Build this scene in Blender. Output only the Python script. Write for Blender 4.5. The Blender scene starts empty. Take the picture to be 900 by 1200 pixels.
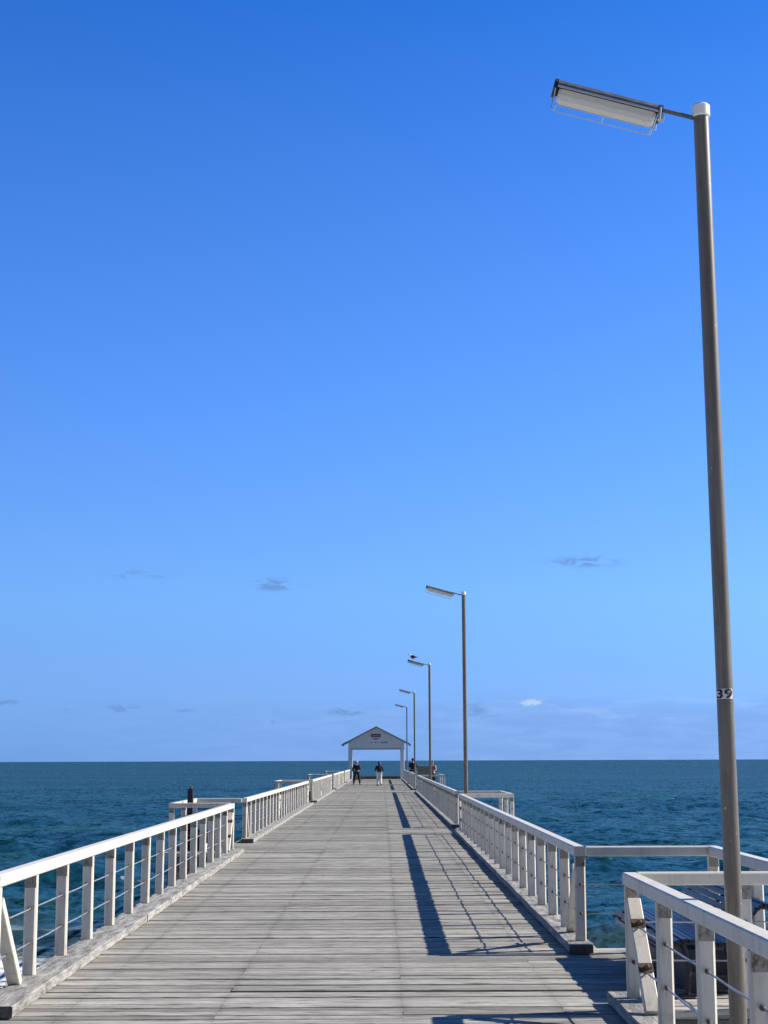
import bpy, math, random
import numpy as np
from mathutils import Vector, Matrix

random.seed(7)
rng = np.random.default_rng(11)
scn = bpy.context.scene
COL = scn.collection
PI = math.pi
R = math.radians

# ------------------------------------------------------------------ mesh helper
class MB:
    def __init__(self):
        self.v = []; self.f = []; self.smooth = False
    def add(self, vs, fs):
        n = len(self.v)
        self.v += [tuple(p) for p in vs]
        self.f += [tuple(i + n for i in f) for f in fs]
        return self
    def box(self, a, b):
        x0, y0, z0 = a; x1, y1, z1 = b
        return self.add([(x0,y0,z0),(x1,y0,z0),(x1,y1,z0),(x0,y1,z0),(x0,y0,z1),(x1,y0,z1),(x1,y1,z1),(x0,y1,z1)],
                        [(0,3,2,1),(4,5,6,7),(0,1,5,4),(1,2,6,5),(2,3,7,6),(3,0,4,7)])
    def prism(self, prof, p0, p1, up=(0,0,1), cut0=None, cut1=None):
        """profile (side, up) swept from p0 to p1"""
        p0 = Vector(p0); p1 = Vector(p1); d = (p1 - p0).normalized()
        s = d.cross(Vector(up)).normalized(); u = s.cross(d).normalized()
        n = len(prof)
        vs = [p0 + s*a + u*b for a, b in prof] + [p1 + s*a + u*b for a, b in prof]
        fs = [tuple(range(n)), tuple(range(2*n-1, n-1, -1))]
        for i in range(n):
            j = (i+1) % n
            fs.append((i, i+n, j+n, j))
        return self.add(vs, fs)
    def bar(self, p0, p1, w, h, c=0.0, up=(0,0,1)):
        return self.prism(cham(w, h, c), p0, p1, up)
    def tube(self, pts, r, n=8, cap=True):
        pts = [Vector(p) for p in pts]
        rs = r if isinstance(r, (list, tuple)) else [r]*len(pts)
        base = len(self.v); fs = []; vs = []
        ref = None
        for i, p in enumerate(pts):
            if i == 0: d = pts[1]-p
            elif i == len(pts)-1: d = p-pts[i-1]
            else: d = (pts[i+1]-p).normalized() + (p-pts[i-1]).normalized()
            d.normalize()
            if ref is None:
                ref = Vector((0,0,1)) if abs(d.z) < .9 else Vector((0,1,0))
            s = d.cross(ref).normalized(); u = s.cross(d).normalized(); ref = u
            for k in range(n):
                a = 2*PI*k/n
                vs.append(p + s*(math.cos(a)*rs[i]) + u*(math.sin(a)*rs[i]))
        for i in range(len(pts)-1):
            for k in range(n):
                k2 = (k+1) % n
                fs.append((i*n+k, i*n+k2, (i+1)*n+k2, (i+1)*n+k))
        if cap:
            fs.append(tuple(range(n-1, -1, -1))); m = (len(pts)-1)*n
            fs.append(tuple(range(m, m+n)))
        self.smooth = True
        return self.add(vs, fs)
    def ball(self, c, r, nu=12, nv=8, sc=(1,1,1)):
        vs = [(c[0], c[1], c[2]+r*sc[2])]; fs = []
        for j in range(1, nv):
            t = PI*j/nv
            for i in range(nu):
                a = 2*PI*i/nu
                vs.append((c[0]+r*sc[0]*math.sin(t)*math.cos(a), c[1]+r*sc[1]*math.sin(t)*math.sin(a), c[2]+r*sc[2]*math.cos(t)))
        vs.append((c[0], c[1], c[2]-r*sc[2])); L = len(vs)-1
        for i in range(nu):
            fs.append((0, 1+i, 1+(i+1) % nu))
            fs.append((L, L-nu+(i+1) % nu, L-nu+i))
        for j in range(nv-2):
            for i in range(nu):
                a = 1+j*nu+i; b = 1+j*nu+(i+1) % nu
                fs.append((a, a+nu, b+nu, b))
        self.smooth = True
        return self.add(vs, fs)
    def mesh(self, name, mat):
        me = bpy.data.meshes.new(name)
        me.from_pydata(self.v, [], self.f)
        me.materials.append(mat)
        if self.smooth:
            me.polygons.foreach_set('use_smooth', [True]*len(me.polygons))
            me.set_sharp_from_angle(angle=R(38))
        me.update()
        return me

def cham(w, h, c):
    a, b = w/2, h/2
    if c <= 0: return [(-a,-b),(a,-b),(a,b),(-a,b)]
    return [(-a+c,-b),(a-c,-b),(a,-b+c),(a,b-c),(a-c,b),(-a+c,b),(-a,b-c),(-a,-b+c)]

def link(name, data, parent=None, loc=(0,0,0), rot=(0,0,0)):
    o = bpy.data.objects.new(name, data); COL.objects.link(o)
    o.location = loc; o.rotation_euler = rot
    if parent is not None: o.parent = parent
    return o

def obj(name, mb, mat, parent=None, loc=(0,0,0), rot=(0,0,0)):
    me = mb if isinstance(mb, bpy.types.Mesh) else mb.mesh(name, mat)
    return link(name, me, parent, loc, rot)

def tag(o, label, cat, group=None, kind=None):
    o['label'] = label; o['category'] = cat
    if group: o['group'] = group
    if kind: o['kind'] = kind
    return o

def thing(name, label, cat, loc=(0,0,0), rotz=0.0, group=None):
    o = bpy.data.objects.new(name, None); COL.objects.link(o)
    o.empty_display_size = .2
    o.location = loc; o.rotation_euler = (0, 0, rotz)
    return tag(o, label, cat, group)

def copy_tree(o, parent=None):
    c = o.copy(); COL.objects.link(c)
    if parent is not None: c.parent = parent
    for ch in list(o.children): copy_tree(ch, c)
    return c

# ------------------------------------------------------------------ materials
class N:
    """small node-graph builder"""
    def __init__(self, nt):
        self.t = nt; nt.nodes.clear()
    def n(self, typ, **kw):
        nd = self.t.nodes.new(typ)
        for k, v in kw.items(): setattr(nd, k, v)
        return nd
    def inp(self, sock, v):
        if v is None: return
        if isinstance(v, bpy.types.NodeSocket): self.t.links.new(v, sock)
        else:
            if sock.type == 'RGBA' and len(v) == 3: v = (*v, 1)
            sock.default_value = v
    def math(self, op, a, b=None, c=None, clamp=False):
        nd = self.n('ShaderNodeMath', operation=op, use_clamp=clamp)
        for s, v in zip(nd.inputs, (a, b, c)): self.inp(s, v)
        return nd.outputs[0]
    def vmath(self, op, a, b=None):
        nd = self.n('ShaderNodeVectorMath', operation=op)
        self.inp(nd.inputs[0], a); self.inp(nd.inputs[1], b)
        return nd.outputs[0]
    def mix(self, fac, a, b, blend='MIX'):
        nd = self.n('ShaderNodeMix', data_type='RGBA', blend_type=blend)
        self.inp(nd.inputs[0], fac); self.inp(nd.inputs[6], a); self.inp(nd.inputs[7], b)
        return nd.outputs[2]
    def noise(self, vec, scale, detail=4, rough=.55, dist=0.0):
        nd = self.n('ShaderNodeTexNoise')
        self.inp(nd.inputs['Vector'], vec); nd.inputs['Scale'].default_value = scale
        nd.inputs['Detail'].default_value = detail; nd.inputs['Roughness'].default_value = rough
        nd.inputs['Distortion'].default_value = dist
        return nd.outputs[0]
    def ramp(self, fac, stops, interp='LINEAR'):
        nd = self.n('ShaderNodeValToRGB'); cr = nd.color_ramp; cr.interpolation = interp
        while len(cr.elements) < len(stops): cr.elements.new(.5)
        for e, (p, c) in zip(cr.elements, stops):
            e.position = p; e.color = (c, c, c, 1) if not isinstance(c, (tuple, list)) else (*c, 1)
        self.inp(nd.inputs[0], fac)
        return nd.outputs[0]
    def smooth(self, v, a, b):
        nd = self.n('ShaderNodeMapRange', interpolation_type='SMOOTHSTEP')
        self.inp(nd.inputs[0], v); nd.inputs[1].default_value = a; nd.inputs[2].default_value = b
        return nd.outputs[0]
    def objco(self, scale=(1,1,1), which='Object'):
        tc = self.n('ShaderNodeTexCoord')
        return self.vmath('MULTIPLY', tc.outputs[which], scale)
    def world(self, scale=(1,1,1)):
        g = self.n('ShaderNodeNewGeometry')
        return self.vmath('MULTIPLY', g.outputs['Position'], scale)
    def bump(self, h, strength, dist, normal=None):
        nd = self.n('ShaderNodeBump'); nd.inputs['Strength'].default_value = strength
        nd.inputs['Distance'].default_value = dist
        self.inp(nd.inputs['Height'], h); self.inp(nd.inputs['Normal'], normal)
        return nd.outputs[0]
    def out(self, base, rough=.6, metal=0.0, normal=None, **kw):
        p = self.n('ShaderNodeBsdfPrincipled'); o = self.n('ShaderNodeOutputMaterial')
        self.inp(p.inputs['Base Color'], base); self.inp(p.inputs['Roughness'], rough)
        self.inp(p.inputs['Metallic'], metal); self.inp(p.inputs['Normal'], normal)
        for k, v in kw.items(): self.inp(p.inputs[k], v)
        self.t.links.new(p.outputs[0], o.inputs[0])
        return p

def material(name):
    m = bpy.data.materials.new(name); m.use_nodes = True
    return m, N(m.node_tree)

def mat_plain(name, col, rough=.6, metal=0.0, var=.18, scale=9, bump=.0):
    m, g = material(name)
    co = g.world()
    nz = g.noise(co, scale, 5, .6)
    f = g.math('ADD', g.math('MULTIPLY', nz, 2*var), 1-var)
    c = g.mix(1.0, col, f, 'MULTIPLY')
    nm = g.bump(g.noise(co, scale*6, 3), .3, bump) if bump else None
    g.out(c, rough, metal, nm)
    return m

M = {}
# white painted timber, slightly dirty and chalky
def mat_paint():
    m, g = material('white_paint')
    w = g.world()
    streak = g.noise(g.world((14, 14, 1.6)), 1.0, 5, .6)
    blot = g.noise(w, 3.1, 5, .6)
    grime = g.math('MULTIPLY', g.smooth(streak, .46, .70), g.smooth(blot, .34, .64))
    info = g.n('ShaderNodeObjectInfo')
    base = g.mix(g.math('MULTIPLY', info.outputs['Random'], .7), (.68, .64, .54), (.62, .58, .485))
    c = g.mix(g.math('MULTIPLY', grime, .55), base, (.36, .33, .27))
    sepz = g.n('ShaderNodeSeparateXYZ'); g.inp(sepz.inputs[0], w); z = sepz.outputs[2]
    run = None
    for zc, ln in ((.60, .11), (.335, .11), (.775, .07)):
        k = g.math('MULTIPLY', g.smooth(z, zc-ln, zc-.01), g.math('LESS_THAN', z, zc))
        run = k if run is None else g.math('MAXIMUM', run, k)
    run = g.math('MULTIPLY', run, g.smooth(g.noise(g.world((34, 34, 2.2)), 1.0, 4, .6), .50, .68))
    c = g.mix(g.math('MULTIPLY', run, .55), c, (.27, .16, .085))
    foot = g.math('MULTIPLY', g.smooth(z, .30, .10), g.smooth(g.noise(g.world((12, 12, 9)), 1.0, 5, .7), .40, .66))
    c = g.mix(g.math('MULTIPLY', foot, .6), c, (.33, .31, .26))
    chips = g.smooth(g.noise(w, 38, 4, .6), .69, .72)
    c = g.mix(chips, c, (.30, .27, .22))
    grain = g.noise(g.world((60, 60, 6)), 1.0, 3)
    g.out(c, g.math('ADD', g.math('MULTIPLY', blot, .25), .38), 0, g.bump(grain, .25, .004))
    return m
M['paint'] = mat_paint()

def mat_deck():
    m, g = material('weathered_deck')
    geo = g.n('ShaderNodeNewGeometry')
    rnd = geo.outputs['Random Per Island']
    w = g.world()
    off = g.n('ShaderNodeCombineXYZ'); g.inp(off.inputs[0], g.math('MULTIPLY', rnd, 57.0)); g.inp(off.inputs[1], g.math('MULTIPLY', rnd, 31.0))
    wv = g.vmath('ADD', w, off.outputs[0])
    grain = g.noise(g.vmath('MULTIPLY', wv, (3.2, 46, 46)), 1.0, 6, .68, .25)
    mids = g.noise(g.vmath('MULTIPLY', wv, (1.9, 17, 17)), 1.0, 5, .7, .3)
    fine = g.noise(g.vmath('MULTIPLY', wv, (16, 160, 160)), 1.0, 3, .6)
    broad = g.noise(g.vmath('MULTIPLY', wv, (1.1, 5, 5)), 1.0, 4, .6)
    patch = g.noise(w, .55, 5, .6)
    tone = g.math('ADD', g.math('MULTIPLY', rnd, .50), g.math('MULTIPLY', broad, .50))
    base = g.ramp(tone, [(.20, (.19, .178, .150)), (.40, (.315, .30, .258)), (.60, (.405, .388, .338)), (.82, (.54, .52, .46))])
    base = g.mix(g.math('MULTIPLY', g.math('GREATER_THAN', rnd, .90), .55), base, (.15, .138, .118))      # replaced and older boards
    base = g.mix(g.math('MULTIPLY', g.math('LESS_THAN', rnd, .06), .5), base, (.55, .53, .47))
    cracks = g.smooth(grain, .50, .64)
    c = g.mix(g.math('MULTIPLY', cracks, .85), base, (.062, .058, .050))
    c = g.mix(g.math('MULTIPLY', g.smooth(mids, .50, .66), .55), c, (.115, .110, .10))
    c = g.mix(g.math('MULTIPLY', g.smooth(mids, .44, .30), .45), c, (.52, .51, .475))
    pale = g.smooth(grain, .46, .33)
    c = g.mix(g.math('MULTIPLY', pale, .40), c, (.50, .49, .46))
    c = g.mix(g.math('MULTIPLY', g.smooth(fine, .5, .75), .35), c, (.10, .095, .088))
    c = g.mix(g.math('MULTIPLY', g.smooth(patch, .46, .72), .35), c, (.14, .135, .125))
    # rows of nail heads and the rusty stain round them
    sep = g.n('ShaderNodeSeparateXYZ'); g.inp(sep.inputs[0], w)
    x, y = sep.outputs[0], sep.outputs[1]
    near = None; stain = None
    wob = g.math('MULTIPLY', g.math('SUBTRACT', g.noise(g.world((0, 2.3, 0)), 1.0, 3), .5), .10)
    for x0 in (-2.25, -1.17, .14, 1.28):
        d = g.math('ABSOLUTE', g.math('SUBTRACT', g.math('ADD', x, wob), x0))
        near = d if near is None else g.math('MINIMUM', near, d)
    fy = g.math('PINGPONG', g.math('ADD', y, .05), .05)
    spot = g.math('SQRT', g.math('ADD', g.math('POWER', near, 2.0), g.math('POWER', fy, 2.0)))
    nail = g.smooth(spot, .013, .007)
    c = g.mix(g.math('MULTIPLY', g.math('MULTIPLY', g.smooth(near, .08, .0), .24), g.smooth(patch, .3, .6)), c, (.10, .092, .082))
    c = g.mix(g.math('MULTIPLY', nail, .8), c, (.05, .045, .04))
    h = g.math('ADD', grain, g.math('MULTIPLY', fine, .5))
    nm = g.bump(h, .55, .006)
    g.out(c, .82, 0, nm, **{'Specular IOR Level': .25})
    return m
M['deck'] = mat_deck()

def mat_kerb():
    m, g = material('weathered_kerb_timber')
    w = g.world()
    grain = g.noise(g.world((32, 1.5, 32)), 1.0, 6, .72, .5)
    mot = g.noise(g.world((14, 2.6, 14)), 1.0, 6, .75)
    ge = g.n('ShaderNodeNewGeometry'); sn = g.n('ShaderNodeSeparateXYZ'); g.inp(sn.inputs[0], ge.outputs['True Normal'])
    endg_shade = g.smooth(g.math('ABSOLUTE', sn.outputs[1]), .8, .95)
    base = g.ramp(mot, [(.34, (.10, .093, .08)), (.47, (.25, .24, .215)), (.64, (.43, .42, .385))])
    c = g.mix(g.math('MULTIPLY', g.smooth(grain, .54, .70), .7), base, (.10, .095, .085))
    c = g.mix(g.math('MULTIPLY', g.smooth(g.noise(g.world((16, 5, 16)), 1.0, 5, .65), .58, .68), .55), c, (.58, .57, .53))
    c = g.mix(g.math('MULTIPLY', endg_shade, .72), c, (.045, .04, .034))      # end grain, painted darker still for the shade on the end faces
    g.out(c, .85, 0, g.bump(g.math('ADD', grain, mot), .8, .014))
    return m
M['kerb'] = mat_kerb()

def mat_brown():
    m, g = material('dark_bearer_timber')
    grain = g.noise(g.world((3, 26, 26)), 1.0, 5, .65, .4)
    c = g.ramp(grain, [(.3, (.05, .042, .034)), (.5, (.11, .095, .078)), (.75, (.20, .18, .155))])
    g.out(c, .85, 0, g.bump(grain, .5, .01))
    return m
M['brown'] = mat_brown()

def mat_steel(name, c0, c1, metal=.55, rough=.45):
    m, g = material(name)
    w = g.world()
    n1 = g.noise(w, 13, 6, .65)
    c = g.mix(g.smooth(n1, .48, .66), c0, c1)
    g.out(c, g.math('ADD', g.math('MULTIPLY', n1, .3), rough-.1), metal, g.bump(n1, .3, .002))
    return m
M['bracket'] = mat_steel('corroded_bracket_steel', (.30, .29, .26), (.13, .095, .065), .3, .6)
M['cable'] = mat_steel('stainless_cable', (.40, .40, .41), (.22, .21, .20), .7, .4)
M['rust'] = mat_steel('rusty_iron', (.13, .085, .05), (.07, .04, .025), .2, .7)
M['old_steel'] = mat_steel('dull_old_steel', (.12, .105, .085), (.07, .05, .035), .2, .6)
M['galv'] = mat_steel('galvanised_housing', (.085, .095, .105), (.15, .14, .13), .25, .5)
M['black_steel'] = mat_steel('black_painted_steel', (.012, .014, .022), (.022, .022, .026), .0, .4)

def mat_pole():
    m, g = material('stained_pole_paint')
    w = g.world()
    str_ = g.noise(g.world((30, 30, 1.2)), 1.0, 6, .65)
    blot = g.noise(g.world((9, 9, 4)), 1.0, 5, .65)
    c = g.ramp(str_, [(.28, (.075, .060, .042)), (.5, (.125, .103, .074)), (.72, (.20, .172, .13))])
    rust = g.math('MULTIPLY', g.smooth(blot, .52, .68), .7)
    c = g.mix(rust, c, (.095, .066, .044))
    c = g.mix(g.smooth(g.noise(w, 34, 2), .72, .75), c, (.48, .46, .42))
    g.out(c, g.math('ADD', g.math('MULTIPLY', blot, .20), .31), .0, g.bump(blot, .3, .003), **{'Specular IOR Level': .8})
    return m
M['pole'] = mat_pole()

M['cap'] = mat_plain('white_plastic_cap', (.78, .77, .74), .5, 0, .08)
M['clip'] = mat_plain('bright_clip_metal', (.62, .62, .62), .3, .6, .1)
M['bench'] = mat_plain('dark_blue_gloss_slats', (.008, .013, .038), .34, 0, .25, 14)
for nd in M['bench'].node_tree.nodes:
    if nd.type == 'BSDF_PRINCIPLED': nd.inputs['Specular IOR Level'].default_value = .28
M['bucket'] = mat_plain('white_bucket_plastic', (.80, .80, .79), .4, 0, .06)
M['post_black'] = mat_plain('black_tarred_post', (.008, .010, .022), .6, 0, .3, 12)
M['hut_wall'] = mat_plain('pale_grey_weatherboard', (.80, .82, .80), .6, 0, .1, 3)
M['hut_roof'] = mat_plain('blue_grey_roof_sheet', (.30, .34, .38), .45, .2, .12, 2)
M['hut_trim'] = mat_plain('slate_fascia_paint', (.30, .35, .41), .5, 0, .1, 5)
M['sign_red'] = mat_plain('red_sign_board', (.20, .05, .055), .5, 0, .12, 8)
M['sign_pale'] = mat_plain('pale_sign_board', (.52, .54, .55), .5, 0, .06, 8)
M['sign_dark'] = mat_plain('dark_sign_paint', (.20, .23, .30), .5, 0, .1, 8)
M['olive'] = mat_plain('dull_olive_boards', (.20, .205, .15), .7, 0, .25, 3, .004)
M['ink'] = mat_plain('black_number_vinyl', (.012, .012, .014), .5, 0, .1)
M['vinyl'] = mat_plain('white_number_vinyl', (.60, .60, .58), .45, 0, .08, 30)

def mat_diff():
    m, g = material('clouded_diffuser_plastic')
    n1 = g.noise(g.objco((3, 14, 14)), 1.0, 4)
    c = g.mix(n1, (.80, .77, .66), (.66, .63, .53))
    g.out(c, .35, 0, None, **{'Transmission Weight': .35})
    return m
M['diff'] = mat_diff()

# ------------------------------------------------------------------ sea
SEA_Z = -3.6
def mat_sea():
    m, g = material('sea_water')
    w = g.world()
    sep = g.n('ShaderNodeSeparateXYZ'); g.inp(sep.inputs[0], w)
    x, y = sep.outputs[0], sep.outputs[1]
    big = g.noise(g.world((.008, .03, 0)), 1.0, 4, .55)
    mid = g.noise(g.world((.05, .16, 0)), 1.0, 5, .6)
    c = g.mix(g.smooth(big, .34, .66), SEA_A, SEA_B)
    c = g.mix(g.math('MULTIPLY', g.smooth(mid, .50, .72), .55), c, SEA_G)
    # sandy, shallow water near the shore
    edge = g.math('ADD', y, g.math('MULTIPLY', g.math('SUBTRACT', mid, .5), 26))
    shal = g.smooth(edge, 54, 34)
    c = g.mix(g.math('MULTIPLY', shal, .65), c, (.075, .085, .070))
    # foam of the breaking wave close in on the left, a few white caps far out
    fn = g.noise(g.world((.9, 1.5, 0)), 1.0, 7, .72, 1.2)
    fb = g.smooth(g.math('ADD', edge, g.math('MULTIPLY', x, .3)), 44.2, 37.6)
    foam = g.math('MULTIPLY', g.smooth(fn, .40, .52), fb)
    capn = g.noise(g.world((.22, .42, 0)), 1.0, 3, .5, .4)
    capm = g.noise(g.world((1.2, 2.6, 0)), 1.0, 3, .6)
    caps = g.math('MULTIPLY', g.smooth(capn, .722, .75), g.smooth(capm, .46, .58))
    foam = g.math('MAXIMUM', foam, g.math('MULTIPLY', caps, .55))
    c = g.mix(foam, c, (.78, .80, .80))
    # wave slopes (not a bump: the far sea must keep its facets)
    def slope(sc, detail, rough_, k, dist=0.0, gain=None):
        nd = g.n('ShaderNodeTexNoise'); g.inp(nd.inputs['Vector'], g.world(sc)); nd.inputs['Scale'].default_value = 1.0
        nd.inputs['Detail'].default_value = detail; nd.inputs['Roughness'].default_value = rough_; nd.inputs['Distortion'].default_value = dist
        v = g.vmath('MULTIPLY', g.vmath('SUBTRACT', nd.outputs[1], (.5, .5, .5)), (k*.8, k*1.15, 0))
        if gain is not None: v = g.vmath('MULTIPLY', v, gain)
        return v
    gust = g.math('ADD', g.math('MULTIPLY', g.smooth(mid, .32, .68), .9), .55)
    sl = g.vmath('ADD', slope((.20, .38, 0), 3, .6, SEA_SLOPE[0], .3), slope((.95, 1.15, 0), 4, .62, SEA_SLOPE[1], .5))
    sl = g.vmath('ADD', sl, slope((3.2, 4.4, 0), 5, .68, SEA_SLOPE[2], .4, gust))
    gn = g.n('ShaderNodeNewGeometry')
    n3 = g.vmath('NORMALIZE', g.vmath('ADD', gn.outputs['Normal'], sl))
    rough = g.math('ADD', g.math('MULTIPLY', foam, .6), .16)
    # water body and mirror; waves hide one another, so the mirror stays weak at a glancing view
    fr = g.n('ShaderNodeFresnel'); fr.inputs['IOR'].default_value = 1.33; g.inp(fr.inputs['Normal'], n3)
    f = g.math('MULTIPLY', g.math('MULTIPLY', fr.outputs[0], SEA_MIRROR), g.math('SUBTRACT', 1.0, foam))
    df = g.n('ShaderNodeBsdfDiffuse'); g.inp(df.inputs[0], c); g.inp(df.inputs['Normal'], n3)
    gl = g.n('ShaderNodeBsdfGlossy'); gl.inputs[0].default_value = (1, 1, 1, 1); g.inp(gl.inputs['Roughness'], rough); g.inp(gl.inputs['Normal'], n3)
    mx = g.n('ShaderNodeMixShader'); g.inp(mx.inputs[0], f); g.t.links.new(df.outputs[0], mx.inputs[1]); g.t.links.new(gl.outputs[0], mx.inputs[2])
    om = g.n('ShaderNodeOutputMaterial'); g.t.links.new(mx.outputs[0], om.inputs[0])
    return m
SEA_A = (.005, .042, .070); SEA_B = (.010, .064, .098); SEA_G = (.017, .076, .074)
SEA_SLOPE = (.9, 2.3, 1.9); SEA_MIRROR = .37

def build_sea():
    rr = [5.0]
    while rr[-1] < 60000: rr.append(rr[-1] * (1.0105 if rr[-1] < 1200 else 1.06))
    rr = np.array(rr)
    th = np.concatenate([np.arange(-1.0, 1.0, .0066), np.arange(1.0, 2*PI-1.0, .06)])
    nt, nr = len(th), len(rr)
    Rg, Tg = np.meshgrid(rr, th, indexing='ij')
    X = Rg*np.sin(Tg); Y = Rg*np.cos(Tg)
    Z = np.zeros_like(X)
    for i in range(46):
        lam = 2.2 * (5.0 ** (i/45)) * rng.uniform(.85, 1.15)
        ang = rng.normal(PI/2 + .12, .42)
        k = 2*PI/lam
        amp = .0105 * lam**.75
        fade = np.clip((lam/(Rg*.0105) - 1.8)/2.0, 0, 1)      # only where the sheet is fine enough
        Z += fade*amp*np.sin(k*(X*math.cos(ang)+Y*math.sin(ang)) + rng.uniform(0, 2*PI) + .6*np.sin(X*.021+i))
    Z = np.where(Z > 0, Z*1.25, Z*.85) + SEA_Z
    vs = np.stack([X, Y, Z], -1).reshape(-1, 3)
    a = np.arange(nr-1)[:, None]*nt + np.arange(nt)[None, :]
    b = np.arange(nr-1)[:, None]*nt + ((np.arange(nt)+1) % nt)[None, :]
    q = np.stack([a, a+nt, b+nt, b], -1).reshape(-1, 4)[:, ::-1]
    me = bpy.data.meshes.new('sea')
    centre = len(vs)
    vs = np.vstack([vs, [[0, 0, SEA_Z]]])
    tri = np.array([[centre, (i+1) % nt, i] for i in range(nt)])
    me.vertices.add(len(vs)); me.vertices.foreach_set('co', vs.ravel())
    nl = q.size + tri.size
    me.loops.add(nl); me.polygons.add(len(q)+len(tri))
    me.loops.foreach_set('vertex_index', np.concatenate([q.ravel(), tri.ravel()]).astype(np.int32))
    ls = np.concatenate([np.arange(len(q))*4, q.size+np.arange(len(tri))*3]).astype(np.int32)
    me.polygons.foreach_set('loop_start', ls)
    me.update(calc_edges=True)
    me.polygons.foreach_set('use_smooth', np.ones(len(me.polygons), dtype=bool))
    me.validate()
    if me.polygons[0].normal.z < 0: me.flip_normals()
    me.materials.append(mat_sea())
    o = link('sea', me)
    o['kind'] = 'structure'
    return o
build_sea()

# ------------------------------------------------------------------ jetty layout (metres; x across, y out to sea)
RAIL_H = .95
def lx(y):      # left rail line
    return -2.795 - .105*(y-10.95)/18.0 if y < 30 else -3.02
def rx(y):      # right rail line
    if y < 12: return 1.78
    if y < 38: return 1.85 + .05*(y-14)/22
    return 1.97
END_Y = 145.0
LEFT_BAYS = [(29.35, 32.95, -4.10), (60.9, 64.2, -4.35), (88.6, 91.8, -4.40), (116.0, 119.0, -4.40)]
RIGHT_BAYS = [(10.96, 14.22, 3.10), (36.55, 39.95, 3.14), (84.0, 90.5, 3.45), (108.0, 111.2, 3.20)]

jetty = thing('jetty', 'long weathered grey plank jetty running straight out over the sea to the shelter', 'jetty', (0, 0, 0))
mb = MB()
pitch = .157; y = -9.0
while y < END_Y:
    wd = pitch - random.uniform(.008, .016) - random.choice((0, 0, 0, 0, 0, .006, .012, .02))
    x0 = lx(y) - .20 + random.uniform(-.02, .02)
    x1 = rx(y) + .17 + random.uniform(-.02, .02)
    for a, b, e in LEFT_BAYS:
        if a-.12 <= y <= b+.02: x0 = e - .15
    for a, b, e in RIGHT_BAYS:
        if a-.12 <= y <= b+.02: x1 = e + .15
    if y > 136: x0, x1 = -3.5, 2.5
    z = random.uniform(-.005, .005); tl = random.uniform(-.003, .003)
    cuts = [x0, x1]
    if random.random() < .5: cuts = [x0, random.choice((-1.17, .14, 1.28)), x1]
    for i in range(len(cuts)-1):
        a, b = cuts[i] + (.002 if i else 0), cuts[i+1] - (.002 if i < len(cuts)-2 else 0)
        z0 = z + random.uniform(-.003, .003)
        mb.add([(a,y,-.07),(b,y,-.07),(b,y+wd,-.07),(a,y+wd,-.07),(a,y,z0-.004),(b,y,z0-.004+tl),(b,y+wd,z0-.004+tl),(a,y+wd,z0-.004),
                (a,y+.006,z0),(b,y+.006,z0+tl),(b,y+wd-.006,z0+tl),(a,y+wd-.006,z0)],
               [(0,3,2,1),(8,9,10,11),(0,1,5,4),(1,2,6,5),(2,3,7,6),(3,0,4,7),(4,5,9,8),(5,6,10,9),(6,7,11,10),(7,4,8,11)])
    y += pitch
obj('deck_planking', mb, M['deck'], jetty)

mb = MB()
for x in (-2.6, -1.17, .14, 1.45):
    mb.box((x-.09, -9, -.38), (x+.09, END_Y, -.075))
for yy in np.arange(-6, END_Y, 6.0):
    mb.box((-2.85, yy-.15, -.72), (1.85, yy+.15, -.385))
obj('bearer_frame', mb, M['brown'], jetty)
for side, bays in ((-1, LEFT_BAYS), (1, RIGHT_BAYS)):
    for i, (a, b, e) in enumerate(bays):
        mb = MB(); s = side
        for yy in (a+.02, (a+b)/2, b-.12):
            xs = sorted((s*1.6, e + s*.02)); mb.box((xs[0], yy-.06, -.36), (xs[1], yy+.06, -.073))
        xs = sorted((e - s*.06, e + s*.06)); mb.box((xs[0], a-.08, -.60), (xs[1], b+.02, -.363))
        obj('bay_bearer', mb, M['brown'], jetty)
        for yy in (a+.15, b-.25):
            mb = MB().tube([(e - s*.03, yy, -.602), (e - s*.02, yy, SEA_Z-2.5)], [.14, .16], 12)
            obj('pile', mb, M['brown'], jetty)

# ------------------------------------------------------------------ railings
POST_TOP = RAIL_H - .092
KERB_T = .088
def post_mesh(z0, z1):
    return MB().prism(cham(.10, .066, .014), (0, 0, z0), (0, 0, z1), (0, 1, 0)).mesh('post', M['paint'])
POST_K = post_mesh(KERB_T + .001, POST_TOP - .001)
POST_D = post_mesh(.005, POST_TOP - .001)
def bracket_mesh():
    mb = MB()
    z1 = POST_TOP - .002
    mb.box((-.044, -.0385, z1-.095), (.044, -.0325, z1))
    for bx, bz in ((-.022, -.028), (.022, -.028), (-.022, -.068), (.022, -.068)):
        mb.tube([(bx, -.0385, z1+bz), (bx, -.0465, z1+bz)], .0115, 8)
    return mb.mesh('bracket', M['bracket'])
BRACKET = bracket_mesh()
CABLE_Z = (.60, .335)
FERRULE = MB().tube([(0, -.075, 0), (0, -.062, 0), (0, -.033, 0), (0, .033, 0), (0, .058, 0)], [.006, .013, .015, .012, .010], 8).mesh('cable_ferrule', M['old_steel'])
def ferrules(p):
    for z in CABLE_Z: link('cable_ferrule', FERRULE, p, (0, 0, z))
def brace_mesh(dirn):
    """diagonal strut from under the rail at the end post down to the kerb; dirn = +1 foot further out to sea"""
    mb = MB()
    p0 = Vector((0, dirn*.075, POST_TOP-.10)); p1 = Vector((0, dirn*.72, KERB_T+.005))
    mb.prism(cham(.098, .07, .006), p0, p1, (0, 0, 1))
    return mb.mesh('brace', M['paint'])
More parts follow.
